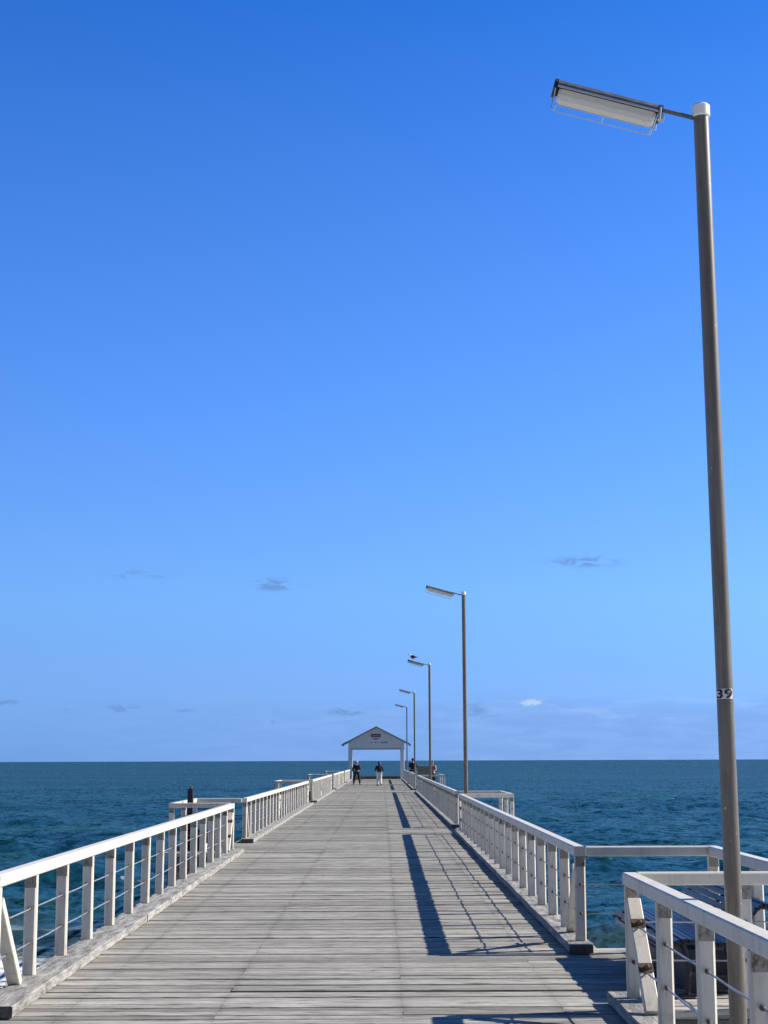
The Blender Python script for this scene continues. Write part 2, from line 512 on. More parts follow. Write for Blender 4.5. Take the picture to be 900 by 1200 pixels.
def anchor_mesh(dirn, z):
    mb = MB()
    p0 = Vector((0, dirn*.075, POST_TOP-.10)); p1 = Vector((0, dirn*.72, KERB_T+.005))
    d = (p1-p0).normalized(); s = Vector((1, 0, 0)); u = s.cross(d)
    if u.z < 0: u = -u
    t = (p0.z - z)/(p0.z-p1.z); c = p0 + (p1-p0)*t + u*.038
    mb.prism(cham(.102, .006, 0), c - d*.035, c + d*.035, tuple(u))
    for bx in (-.035, .035):
        q = c + s*bx; mb.tube([q, q + u*.014], .010, 6)
    mb.tube([c, c + u*.03 + Vector((0, dirn*.05, 0)), c + u*.02 + Vector((0, dirn*.12, 0))], [.014, .013, .007], 8)
    return mb.mesh('cable_anchor', M['rust'])
BRACE = {d: brace_mesh(d) for d in (1, -1)}
ANCHOR = {(d, z): anchor_mesh(d, z) for d in (1, -1) for z in CABLE_Z}

def cable_pts(x0, y0, x1, y1, z, n):
    pts = []
    for i in range(n*2+1):
        t = i/(n*2); sag = -.004 if i % 2 else 0
        pts.append((x0+(x1-x0)*t, y0+(y1-y0)*t, z+sag+random.uniform(-.003, .003)))
    return pts

def straight_railing(label, fx, y0, y1, mids=(), brace0=True, brace1=True, detail=True, group='white railings along the jetty'):
    """railing along the jetty from y0 (near) to y1 (far)"""
    bx, by = fx(y0), y0
    t = thing('railing', label, 'railing', (bx, by, 0), 0, group)
    L = y1 - y0; dx = fx(y1-.01) - bx
    n = max(2, round(L/1.165))
    # top rail in two or three lengths with fine joints
    mb = MB(); k = max(1, round(L/8.5)); ext = .055
    for i in range(k):
        a = (-ext if i == 0 else L*i/k + .002); b = (L+ext if i == k-1 else L*(i+1)/k - .002)
        w1 = random.uniform(-.002, .002)
        mb.bar((dx*a/L+w1, a, RAIL_H-.046), (dx*b/L+w1, b, RAIL_H-.046), .105, .090, .009)
    obj('top_rail', mb, M['paint'], t)
    for i in range(n+1):
        q = i/n
        p = link('post', POST_K, t, (dx*q, L*q, 0), (0, random.uniform(-.007, .007), random.uniform(-.05, .05)))
        if detail or by + L*q < 45:
            link('bracket', BRACKET, p)
        if by + L*q < 45:
            ferrules(p)
    ends = []
    if brace0: ends.append((0, 1))
    if brace1: ends.append((1, -1))
    for m_ in mids: ends.append((m_, -1))
    for q, d in ends:
        b = link('brace', BRACE[d], t, (dx*q, L*q, 0))
        for z in CABLE_Z: link('cable_anchor', ANCHOR[(d, z)], b)
    for z in CABLE_Z:
        mb = MB().tube(cable_pts(0, .06, dx, L-.06, z, n), .0062, 6)
        obj('cable', mb, M['cable'], t)
    # kerb timber under it, a part of the jetty
    s = 1 if bx < 0 else -1
    mb = MB(); k = max(1, round(L/5.2)); a0 = -.32; tot = L + .62
    for i in range(k):
        a = a0 + tot*i/k + (.004 if i else 0); b = a0 + tot*(i+1)/k - .004
        c = s*(.098 if s > 0 else .040)
        xa, xb = bx+dx*a/L+c, bx+dx*b/L+c
        segs = 9; vs = []; prof = cham(.27 if s > 0 else .22, KERB_T-.006, .007)
        for j in range(segs+1):
            u = j/segs; yy = a+(b-a)*u; xx = xa+(xb-xa)*u
            jx = random.uniform(-.006, .006); jz = random.uniform(-.006, .0)
            for (pa, pb) in prof:
                vs.append((xx+pa+(jx if pa*s > 0 else 0), by+yy, KERB_T/2+.004+pb+(jz if pb > 0 else 0)))
        m8 = len(prof); fs = [tuple(range(m8)), tuple(range((segs+1)*m8-1, segs*m8-1, -1))]
        for j in range(segs):
            for r in range(m8):
                r2 = (r+1) % m8
                fs.append((j*m8+r, (j+1)*m8+r, (j+1)*m8+r2, j*m8+r2))
        mb.add(vs, fs)
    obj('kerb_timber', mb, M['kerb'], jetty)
    return t

LG = 'white railings along the left edge'; RG = 'white railings along the right edge'
straight_railing('long white post and cable railing nearest the camera on the left edge', lx, 10.95, 28.95, (), True, True, True, LG)
straight_railing('second white railing on the left edge, starting beyond the bay with the black post', lx, 33.05, 60.7, (.40,), True, True, True, LG)
straight_railing('third white railing on the left edge, the short one past the second gap', lx, 64.4, 88.4, (.40,), True, True, False, LG)
straight_railing('fourth white railing on the left edge, just before the one meeting the shelter', lx, 92.0, 115.8, (.5,), True, True, False, LG)
straight_railing('farthest white railing on the left edge, ending at the shelter post', lx, 119.2, 138.5, (), True, False, False, LG)
straight_railing('close white railing at lower right with rusty cable anchors, in front of the tall lamp', rx, 2.4, 10.90, (), False, True, True, RG)
straight_railing('white railing on the right edge between the blue slatted bench and the second lamp', rx, 14.28, 36.45, (), True, True, True, RG)
straight_railing('long white railing on the right edge running past the second and third lamps', rx, 40.05, 83.9, (.36, .79), True, True, True, RG)
straight_railing('short white railing on the right edge beside the dull green screen', rx, 90.6, 107.9, (), True, True, False, RG)
straight_railing('farthest white railing on the right edge, ending at the shelter post', rx, 111.3, 138.5, (), True, False, False, RG)

def bay_railing(label, bay, fx, group, detail=True, xposts=()):
    a, b, e = bay
    s = 1 if e > 0 else -1
    x0 = fx(a - .2 if a < 12 else a); xf = fx(b+.3)
    t = thing('bay_railing', label, 'railing', (e, a, 0), 0, group)
    L = b - a
    X0 = x0 - e; XF = xf - e
    zc = RAIL_H - .046
    mb = MB().bar((X0 + s*.06, 0, zc), (s*.0-.0525*s, 0, zc), .105, .090, .009); obj('top_rail', mb, M['paint'], t)
    mb = MB().bar((XF + s*.06, L, zc), (-.0525*s, L, zc), .105, .090, .009); obj('top_rail', mb, M['paint'], t)
    mb = MB().bar((0, -.053, zc), (0, L+.053, zc), .103, .0905, .009); obj('top_rail', mb, M['paint'], t)
    pl = [(0, .0), (0, L*.5), (0, L)] + [(q - e, 0.0) for q in xposts]
    for (px, py) in pl:
        p = link('post', POST_D, t, (px, py, 0), (0, 0, random.uniform(-.02, .02)))
        if detail:
            link('bracket', BRACKET, p); ferrules(p)
    for z in CABLE_Z:
        mb = MB().tube([(X0+s*.06, 0, z), (X0*.5, 0, z-.004), (0, 0, z)], .0055, 6); obj('cable', mb, M['cable'], t)
        mb = MB().tube([(XF+s*.06, L, z), (XF*.5, L, z-.004), (0, L, z)], .0055, 6); obj('cable', mb, M['cable'], t)
        mb = MB().tube([(0, 0, z), (0, L*.5, z), (0, L, z)], .0055, 6); obj('cable', mb, M['cable'], t)
    return t
BG = 'three-sided white railings round the side bays'
bay_railing('white bay railing around the blue slatted bench at lower right', RIGHT_BAYS[0], rx, BG, True, (2.60,))
bay_railing('white bay railing jutting out right beside the second lamp', RIGHT_BAYS[1], rx, BG)
bay_railing('distant white bay railing around the dull green screen', RIGHT_BAYS[2], rx, BG, False)
bay_railing('distant white bay railing where the dark clothed person stands on the right', RIGHT_BAYS[3], rx, BG, False)
bay_railing('white bay railing on the left around the black post', LEFT_BAYS[0], lx, BG)
bay_railing('small white bay railing jutting out left at the end of the second left railing', LEFT_BAYS[1], lx, BG, False)
bay_railing('far white bay railing on the left, third of its side', LEFT_BAYS[2], lx, BG, False)
bay_railing('farthest white bay railing on the left, nearest the shelter', LEFT_BAYS[3], lx, BG, False)

# ------------------------------------------------------------------ lamps
def make_lamp(label, loc, h, near=False):
    t = thing('street_lamp', label, 'street lamp', loc, 0, 'lamps along the right edge')
    r = .049
    mb = MB().tube([(0, 0, -1.6), (0, 0, 0), (0, 0, h*.5), (0, 0, h-.085)], [r+.002, r+.001, r, r-.001], 28)
    obj('pole', mb, M['pole'], t)
    mb = MB().tube([(0, 0, h-.084), (0, 0, h-.078), (0, 0, h-.012), (0, 0, h)], [r+.001, r+.008, r+.008, r-.002], 28)
    obj('pole_cap', mb, M['cap'], t)
    # clamp to the edge of the deck
    for z in (-.12, -.55):
        mb = MB().tube([(0, 0, z-.03), (0, 0, z+.03)], r+.008, 20)
        mb.box((-.22, -.03, z-.022), (-r, .03, z+.022))
        obj('clamp', mb, M['rust'], t)
    a = R(HEAD_TILT); ux, uz = -math.cos(a), math.sin(a)
    A = Vector((-r+.004, 0, h-.088))
    DROP = [0.0]
    def P(s, y=0, n=0):
        n = n - DROP[0]
        return A + Vector((ux*s, y, uz*s)) + Vector((math.sin(a)*n, 0, math.cos(a)*n))
    arm = obj('arm', MB().tube([P(0), P(.245)], .0135, 12), M['galv'], t)
    DROP[0] = .052
    hd0, hd1 = .222, .905
    # upper shell: shallow inverted trough
    prof = [(-.070, .000), (-.066, .030), (-.040, .060), (.040, .060), (.066, .030), (.070, .000), (.062, .000), (.036, .050), (-.036, .050), (-.062, .000)]
    mb = MB()
    n = len(prof); vs = [P(hd0, q, z) for q, z in prof] + [P(hd1, q, z) for q, z in prof]
    fs = [(i, (i+1) % n, (i+1) % n+n, i+n) for i in range(n)]
    mb.add(vs, fs)
    hs = obj('lamp_housing', mb, M['galv'], t)
    for s0, s1 in ((hd0-.012, hd0+.012), (hd1-.012, hd1+.014)):
        mb = MB()
        ep = [(-.074, -.012), (-.070, .033), (-.042, .064), (.042, .064), (.070, .033), (.074, -.012)]
        m_ = len(ep); vs = [P(s0, q, z) for q, z in ep] + [P(s1, q, z) for q, z in ep]
        mb.add(vs, [tuple(range(m_-1, -1, -1)), tuple(range(m_, 2*m_))] + [(i, (i+1) % m_, (i+1) % m_+m_, i+m_) for i in range(m_)])
        obj('end_cap', mb, M['black_steel'], t)
    for q in (-.073, .073):
        mb = MB().bar(P(hd0+.014, q, .004), P(hd1-.014, q, .004), .007, .012, 0)
        obj('edge_strip', mb, M['clip'], hs)
    # diffuser bowl under the shell
    dp = [(-.056, -.002), (-.052, -.040), (-.035, -.066), (.035, -.066), (.052, -.040), (.056, -.002)]
    s0, s1 = hd0+.020, hd1-.025
    m_ = len(dp); mb = MB(); vs = []
    for s, k in ((s0, .8), (s0+.02, 1), (s1-.02, 1), (s1, .8)):
        vs += [P(s, q*k, z*k) for q, z in dp]
    fs = [tuple(range(m_-1, -1, -1)), tuple(range(3*m_, 4*m_))]
    for j in range(3):
        fs += [(j*m_+i, j*m_+(i+1) % m_, (j+1)*m_+(i+1) % m_, (j+1)*m_+i) for i in range(m_)]
    mb.add(vs, fs); obj('diffuser', mb, M['diff'], t)
    # wire guard below
    mb = MB()
    for q in (-.05, .05):
        mb.tube([P(hd0+.01, q*1.3, .0), P(hd0+.02, q, -.105), P(hd0+.06, q, -.112), P(hd1-.04, q, -.112), P(hd1-.01, q, -.100), P(hd1, q*1.3, .0)], .0038, 6)
    for s in (hd0+.03, (hd0+hd1)/2, hd1-.03):
        mb.tube([P(s, -.05, -.112), P(s, .05, -.112)], .0034, 6)
    obj('wire_guard', mb, M['clip'], t)
    mb = MB().tube([P(hd0-.02, 0, -.02), P(hd0-.02, 0, .025)], [.022, .020], 12)
    obj('socket', mb, M['clip'], t)
    for q in (-.077, .077):
        obj('clip', MB().tube([P(hd0-.005, q, -.055), P(hd0+.005, q, .03)], .008, 8), M['clip'], t)
    return t
HEAD_TILT = 15.3
lamp_spec = [('nearest and tallest looking lamp post, with a 39 number band', (2.05, 8.90), 5.88),
             ('second lamp post along the right edge, rising beside the jutting white bay railing', (2.05, 36.9), 5.92),
             ('third lamp post along the right edge, with a gull perched on its lamp head', (2.05, 64.2), 5.90),
             ('fourth lamp post along the right edge, between the gull lamp and the farthest lamp', (2.02, 93.5), 6.02),
             ('farthest and smallest lamp post, beside the shelter roof', (2.00, 121.0), 6.12)]
lamps = []
for lb, (x, y), h in lamp_spec:
    lamps.append(make_lamp(lb, (x, y, 0), h))

# number band on the first pole
def number_band(t, z, r):
    n = 26; mb = MB(); vs = []; hh = .030
    a0, a1 = R(-90-105), R(-90+48)
    for i in range(n+1):
        a = a0+(a1-a0)*i/n
        for rr_, zz in ((r+.0008, -hh), (r+.0020, -hh), (r+.0020, hh), (r+.0008, hh)):
            vs.append((rr_*math.cos(a), rr_*math.sin(a), z+zz))
    fs = [(0, 1, 2, 3), (4*n+3, 4*n+2, 4*n+1, 4*n)]
    for i in range(n):
        for k in range(4):
            k2 = (k+1) % 4; fs.append((4*i+k, 4*(i+1)+k, 4*(i+1)+k2, 4*i+k2))
    mb.add(vs, fs); band = obj('number_band', mb, M['vinyl'], t)
    cu = bpy.data.curves.new('number', 'FONT'); cu.body = '39'; cu.size = .078; cu.offset = .0020
    cu.align_x = 'CENTER'; cu.align_y = 'CENTER'; cu.resolution_u = 6; cu.space_character = 1.05
    tmp = bpy.data.objects.new('number_tmp', cu); COL.objects.link(tmp)
    dg = bpy.context.evaluated_depsgraph_get()
    me = bpy.data.meshes.new_from_object(tmp.evaluated_get(dg))
    bpy.data.objects.remove(tmp)
    xs = [v.co.x for v in me.vertices]; ys = [v.co.y for v in me.vertices]
    cx = (max(xs)+min(xs))/2; cy = (max(ys)+min(ys))/2; sy = .056/(max(ys)-min(ys)); sx = .094/(max(xs)-min(xs))
    for v in me.vertices:
        a = R(-90-17) + (v.co.x-cx)*sx/r
        v.co = ((r+.0062)*math.cos(a), (r+.0062)*math.sin(a), z+(v.co.y-cy)*sy)
    me.materials.clear(); me.materials.append(M['ink'])
    o = link('number', me, band)
number_band(lamps[0], 2.135, .049)

# ------------------------------------------------------------------ gull on the third lamp
def loft(rings, n=12):
    """rings: (centre, half width (y), half height (z)) along x"""
    mb = MB(); vs = []
    for (c, a, b) in rings:
        for k in range(n):
            t = 2*PI*k/n
            vs.append((c[0], c[1]+a*math.cos(t), c[2]+b*math.sin(t)))
    fs = [tuple(range(n)), tuple(range((len(rings)-1)*n+n-1, (len(rings)-1)*n-1, -1))]
    for i in range(len(rings)-1):
        for k in range(n):
            k2 = (k+1) % n; fs.append((i*n+k, (i+1)*n+k, (i+1)*n+k2, i*n+k2))
    mb.add(vs, fs); mb.smooth = True
    return mb
def plain(n, c, r=.6, **k): M[n] = mat_plain(n, c, r, 0, **k); return M[n]
plain('gull_white', (.80, .80, .78), .7); plain('gull_dark', (.022, .024, .03), .6); plain('gull_yellow', (.55, .30, .04), .5)
def gull(loc, rotz):
    t = thing('seagull', 'dark backed gull with a white head perched on the third lamp', 'seagull', loc, rotz)
    # faces -x; head to the left
    body = loft([((-.215, 0, .275), .004, .004), ((-.205, 0, .276), .022, .022), ((-.185, 0, .280), .036, .038), ((-.155, 0, .275), .038, .042), ((-.135, 0, .245), .043, .045),
                 ((-.11, 0, .205), .062, .066), ((-.05, 0, .165), .085, .085), ((.03, 0, .150), .088, .078), ((.10, 0, .150), .062, .052), ((.16, 0, .150), .035, .022), ((.20, 0, .150), .030, .010), ((.205, 0, .150), .01, .003)], 14)
    obj('body', body, M['gull_white'], t)
    for s in (-1, 1):
        w = loft([((-.105, s*.052, .190), .012, .030), ((-.05, s*.078, .180), .020, .066), ((.04, s*.080, .170), .022, .068), ((.13, s*.052, .165), .016, .038), ((.22, s*.020, .155), .009, .017), ((.275, s*.006, .150), .003, .006)], 10)
        obj('wing', w, M['gull_dark'], t)
        lg = MB().tube([(0, s*.03, .09), (.012, s*.03, .045), (0, s*.03, .004)], .006, 6)
        lg.box((-.045, s*.03-.018, 0), (.01, s*.03+.018, .005)); obj('leg', lg, M['gull_yellow'], t)
        obj('eye', MB().ball((-.196, s*.027, .288), .006, 8, 6), M['gull_dark'], t)
    obj('beak', MB().tube([(-.213, 0, .275), (-.245, 0, .270), (-.265, 0, .262)], [.011, .009, .003], 8), M['gull_yellow'], t)
    return t
a = R(HEAD_TILT); hx = -.70
gull((2.05 - .049 - math.cos(a)*.70, 64.2, 5.90 - .088 + math.sin(a)*.70 + .010*math.cos(a)-.004), 0)
bpy.data.objects['seagull'].scale = (.82, .84, 1.02)

# ------------------------------------------------------------------ benches and small things in the bays
def make_bench(label, loc, rotz, length):
    t = thing('bench', label, 'bench', loc, rotz, 'slatted benches in the side bays')
    # local: y along the bench, x from front (0) to back
    prof = [(.02, .30), (.00, .35), (.03, .395), (.10, .41), (.20, .405), (.30, .39), (.40, .38), (.48, .395), (.54, .44), (.585, .50), (.62, .57), (.66, .63), (.71, .665), (.77, .66), (.805, .62)]
    P = [Vector((a, 0, b)) for a, b in prof]
    # resample evenly
    d = [0]
    for i in range(1, len(P)): d.append(d[-1] + (P[i]-P[i-1]).length)
    def at(s):
        for i in range(1, len(P)):
            if s <= d[i]:
                u = (s-d[i-1])/(d[i]-d[i-1]); return P[i-1].lerp(P[i], u)
        return P[-1]
    nsl = 19; step = d[-1]/nsl
    seat = MB(); back = MB()
    for i in range(nsl):
        s = step*(i+.5); c = at(s); tg = (at(min(s+.02, d[-1])) - at(max(s-.02, 0))).normalized()
        nrm = Vector((-tg.z, 0, tg.x))
        tgt = seat if s < d[7] else back
        q = c + nrm*.014
        tgt.prism(cham(step*.80, .026, .005), q, q + Vector((0, length, 0)), tuple(nrm))
    obj('seat', seat, M['bench'], t); obj('backrest', back, M['bench'], t)
    for yy in (.12, length/2, length-.12):
        fr = MB()
        fr.tube([Vector((p.x, yy, p.z)) - Vector((0, 0, .012)) for p in P[1:]], .018, 8)
        fr.tube([(.12, yy, .39), (.16, yy, .20), (.14, yy, .02)], .022, 8)
        fr.tube([(.44, yy, .37), (.50, yy, .20), (.58, yy, .02)], .022, 8)
        fr.tube([(.15, yy, .16), (.52, yy, .16)], .016, 8)
        obj('frame', fr, M['black_steel'], t)
        for fx0 in (.05, .50): obj('foot', MB().box((fx0, yy-.035, .008), (fx0+.17, yy+.035, .024)), M['black_steel'], t)
    obj('shade_box', MB().box((.16, .25, .03), (.58, length-.25, .33)), M['black_steel'], t)  # black box added under the seat to deepen the shade there
    return t
make_bench('dark blue wave shaped slatted bench behind the close right railing', (2.13, 11.35, 0), 0, 2.5)
make_bench('slatted bench glimpsed through the posts of the nearest left railing', (-3.16, 32.75, 0), PI, 2.9)

t = thing('mooring_post', 'slim black square post with a thin pin on top, in the left bay', 'post', (-3.90, 30.6, 0))
mb = MB().prism(cham(.115, .115, .010), (0, 0, .005), (0, 0, 1.20), (0, 1, 0)); obj('shaft', mb, M['post_black'], t)
obj('pin', MB().tube([(.01, 0, 1.2), (.01, 0, 1.25), (.01, 0, 1.26), (.01, 0, 1.33)], [.025, .022, .008, .006], 10), M['rust'], t)

t = thing('bucket', 'small white bucket on the deck behind the nearest left railing', 'bucket', (-3.52, 29.75, .004))
mb = MB().tube([(0, 0, 0), (0, 0, .15), (0, 0, .153), (0, 0, .135), (0, 0, .012)], [.062, .074, .070, .067, .057], 18); obj('shell', mb, M['bucket'], t)
obj('handle', MB().tube([(.074*math.cos(q), .02, .145-.06*math.sin(q)) for q in np.linspace(0, PI, 9)], .003, 6), M['clip'], t)

# dull green screen in the far right bay
t = thing('screen', 'dull green boarded screen beyond the long right railing', 'screen', (2.12, 88.5, 0))
mb = MB()
for i in range(8):
    mb.box((.0, 0, .05+i*.172), (.80, .03, .05+i*.172+.168))
obj('board_panel', mb, M['olive'], t)
for x in (-.03, .83):
    obj('post', MB().box((x-.03, -.02, .005), (x+.03, .05, 1.46)), M['olive'], t)
obj('top_cap', MB().box((-.08, -.03, 1.462), (.88, .06, 1.50)), M['paint'], t)

# ------------------------------------------------------------------ shelter at the far end
def shelter():
    cx, y0, dp = -.56, 139.6, 4.6
    t = thing('shelter', 'pale grey gabled shelter with open sides at the far end of the jetty', 'shelter', (cx, y0, 0))
    hw, ew = 2.60, 3.12
    zb, ze, za = 2.86, 3.30, 4.90
    slope = (za-ze)/ew
    for px in (-2.45, 2.45):
        for py in (0, dp):
            obj('post', MB().prism(cham(.30, .30, .02), (px, py, .005), (px, py, zb-.005), (0, 1, 0)), M['hut_wall'], t)
    zw = za - .12
    for py in (-.05, dp+.05):
        mb = MB(); ze_ = zw - slope*hw
        vs = [(-hw, zb), (hw, zb), (hw, ze_), (0, zw), (-hw, ze_)]
        y_a, y_b = py-.06, py+.06
        V = [(x, y_a, z) for x, z in vs] + [(x, y_b, z) for x, z in vs]
        mb.add(V, [(0,1,2,3,4), (9,8,7,6,5)] + [(i, i+5, (i+1) % 5+5, (i+1) % 5) for i in range(5)])
        g = obj('gable', mb, M['hut_wall'], t)
        if py < 0:
            obj('beam', MB().box((-hw-.02, y_a-.03, zb-.10), (hw+.02, y_b+.03, zb-.003)), M['hut_trim'], t)
            s = obj('sign', MB().box((-.50, y_a-.035, 3.92), (.42, y_a-.002, 4.20)), M['sign_red'], t)
            mb = MB()      # unreadable pale lettering, as bars
            for k, (xa, xb) in enumerate(((-.42, -.30), (-.27, -.13), (-.10, .04), (.07, .2), (.23, .34))):
                mb.box((xa, y_a-.041, 4.03), (xb, y_a-.0355, 4.09))
            obj('lettering', mb, M['sign_pale'], s)
            mb = MB(); mb.box((-.28, y_a-.012, 3.66), (.12, y_a-.002, 3.76)); mb.box((-.42, y_a-.012, 3.78), (.34, y_a-.002, 3.83))
            obj('lettering', mb, M['sign_dark'], g)
            mb = MB()
            for xa, xb in ((-.52, -.38), (-.16, -.02), (.10, .2), (.48, .68), (.74, 1.05)):
                mb.box((xa, y_a-.012, 3.36), (xb, y_a-.002, 3.48))
            obj('lettering', mb, M['sign_dark'], g)
    for sx in (-1, 1):
        mb = MB(); ya, yb = -.55, dp+.55; th = .07
        x0, z0, x1, z1 = 0, za, sx*ew, ze
        if sx > 0: pts = [(x0, z0), (x1, z1), (x1, z1-th), (x0, z0-th)]
        else: pts = [(x1, z1), (x0-.0005, z0), (x0-.0005, z0-th), (x1, z1-th)]
        V = [(x, ya, z) for x, z in pts] + [(x, yb, z) for x, z in pts]
        mb.add(V, [(3,2,1,0), (4,5,6,7)] + [(i, (i+1) % 4, (i+1) % 4+4, i+4) for i in range(4)])
        rf = obj('roof', mb, M['hut_roof'], t)
        mb = MB(); f = .20
        mb.add([(x, yy, z) for yy in (ya-.03, ya-.002) for x, z in [(0 if sx > 0 else -.0005, za+.01), (sx*(ew+.02), ze+.01), (sx*(ew+.02), ze-.09), (0 if sx > 0 else -.0005, za-.10)]],
               [(0,1,2,3), (7,6,5,4), (0,4,5,1), (1,5,6,2), (2,6,7,3), (3,7,4,0)])
        obj('bargeboard', mb, M['hut_trim'], rf)
        obj('gutter', MB().box(tuple((min(sx*ew, sx*(ew+.12)), ya, ze-.16)), (max(sx*ew, sx*(ew+.12)), yb, ze-.05)), M['hut_trim'], rf)
    for px in (-2.45, 2.45):
        obj('side_beam', MB().box((px-.12, .16, zb-.22), (px+.12, dp-.16, zb-.01)), M['hut_trim'], t)
    return t
shelter()
tag(obj('end_kerb', MB().box((-3.4, END_Y-.45, .003), (2.4, END_Y-.2, .26)), M['brown']), 'dark low kerb beam across the far end of the deck behind the shelter', 'kerb')

# ------------------------------------------------------------------ people
plain('skin', (.46, .27, .19), .55, var=.06); plain('hair_grey', (.42, .41, .39), .7); plain('hair_dark', (.02, .016, .014), .5)
plain('navy_cloth', (.018, .020, .032), .85); plain('charcoal_cloth', (.035, .035, .04), .85); plain('white_cloth', (.74, .73, .70), .85)
plain('black_cloth', (.012, .012, .015), .85); plain('brown_cloth', (.09, .06, .045), .85); plain('shoe', (.02, .02, .022), .6); plain('pink_cloth', (.30, .17, .16), .85)
plain('eye_dark', (.02, .02, .02), .3); plain('lip', (.33, .14, .11), .5)

def skin_mesh(name, chains, mat, parent, sub=2):
    """chains: dict joint -> (co, radius); edges list"""
    joints, edges, root = chains
    keys = list(joints); idx = {k: i for i, k in enumerate(keys)}
    me = bpy.data.meshes.new(name + '_cage')
    me.from_pydata([joints[k][0] for k in keys], [(idx[a], idx[b]) for a, b in edges], [])
    o = bpy.data.objects.new(name, me); COL.objects.link(o)
    o.modifiers.new('skin', 'SKIN')
    for i, k in enumerate(keys):
        sv = me.skin_vertices[0].data[i]
        r = joints[k][1]; sv.radius = r if isinstance(r, tuple) else (r, r)
        sv.use_root = (k == root)
    ss = o.modifiers.new('sub', 'SUBSURF'); ss.levels = sub; ss.render_levels = sub
    bpy.context.view_layer.update()
    dg = bpy.context.evaluated_depsgraph_get()
    m2 = bpy.data.meshes.new_from_object(o.evaluated_get(dg))
    m2.name = name
    bpy.data.objects.remove(o); bpy.data.meshes.remove(me)
    m2.materials.clear(); m2.materials.append(mat)
    m2.polygons.foreach_set('use_smooth', [True]*len(m2.polygons))
    return link(name, m2, parent)

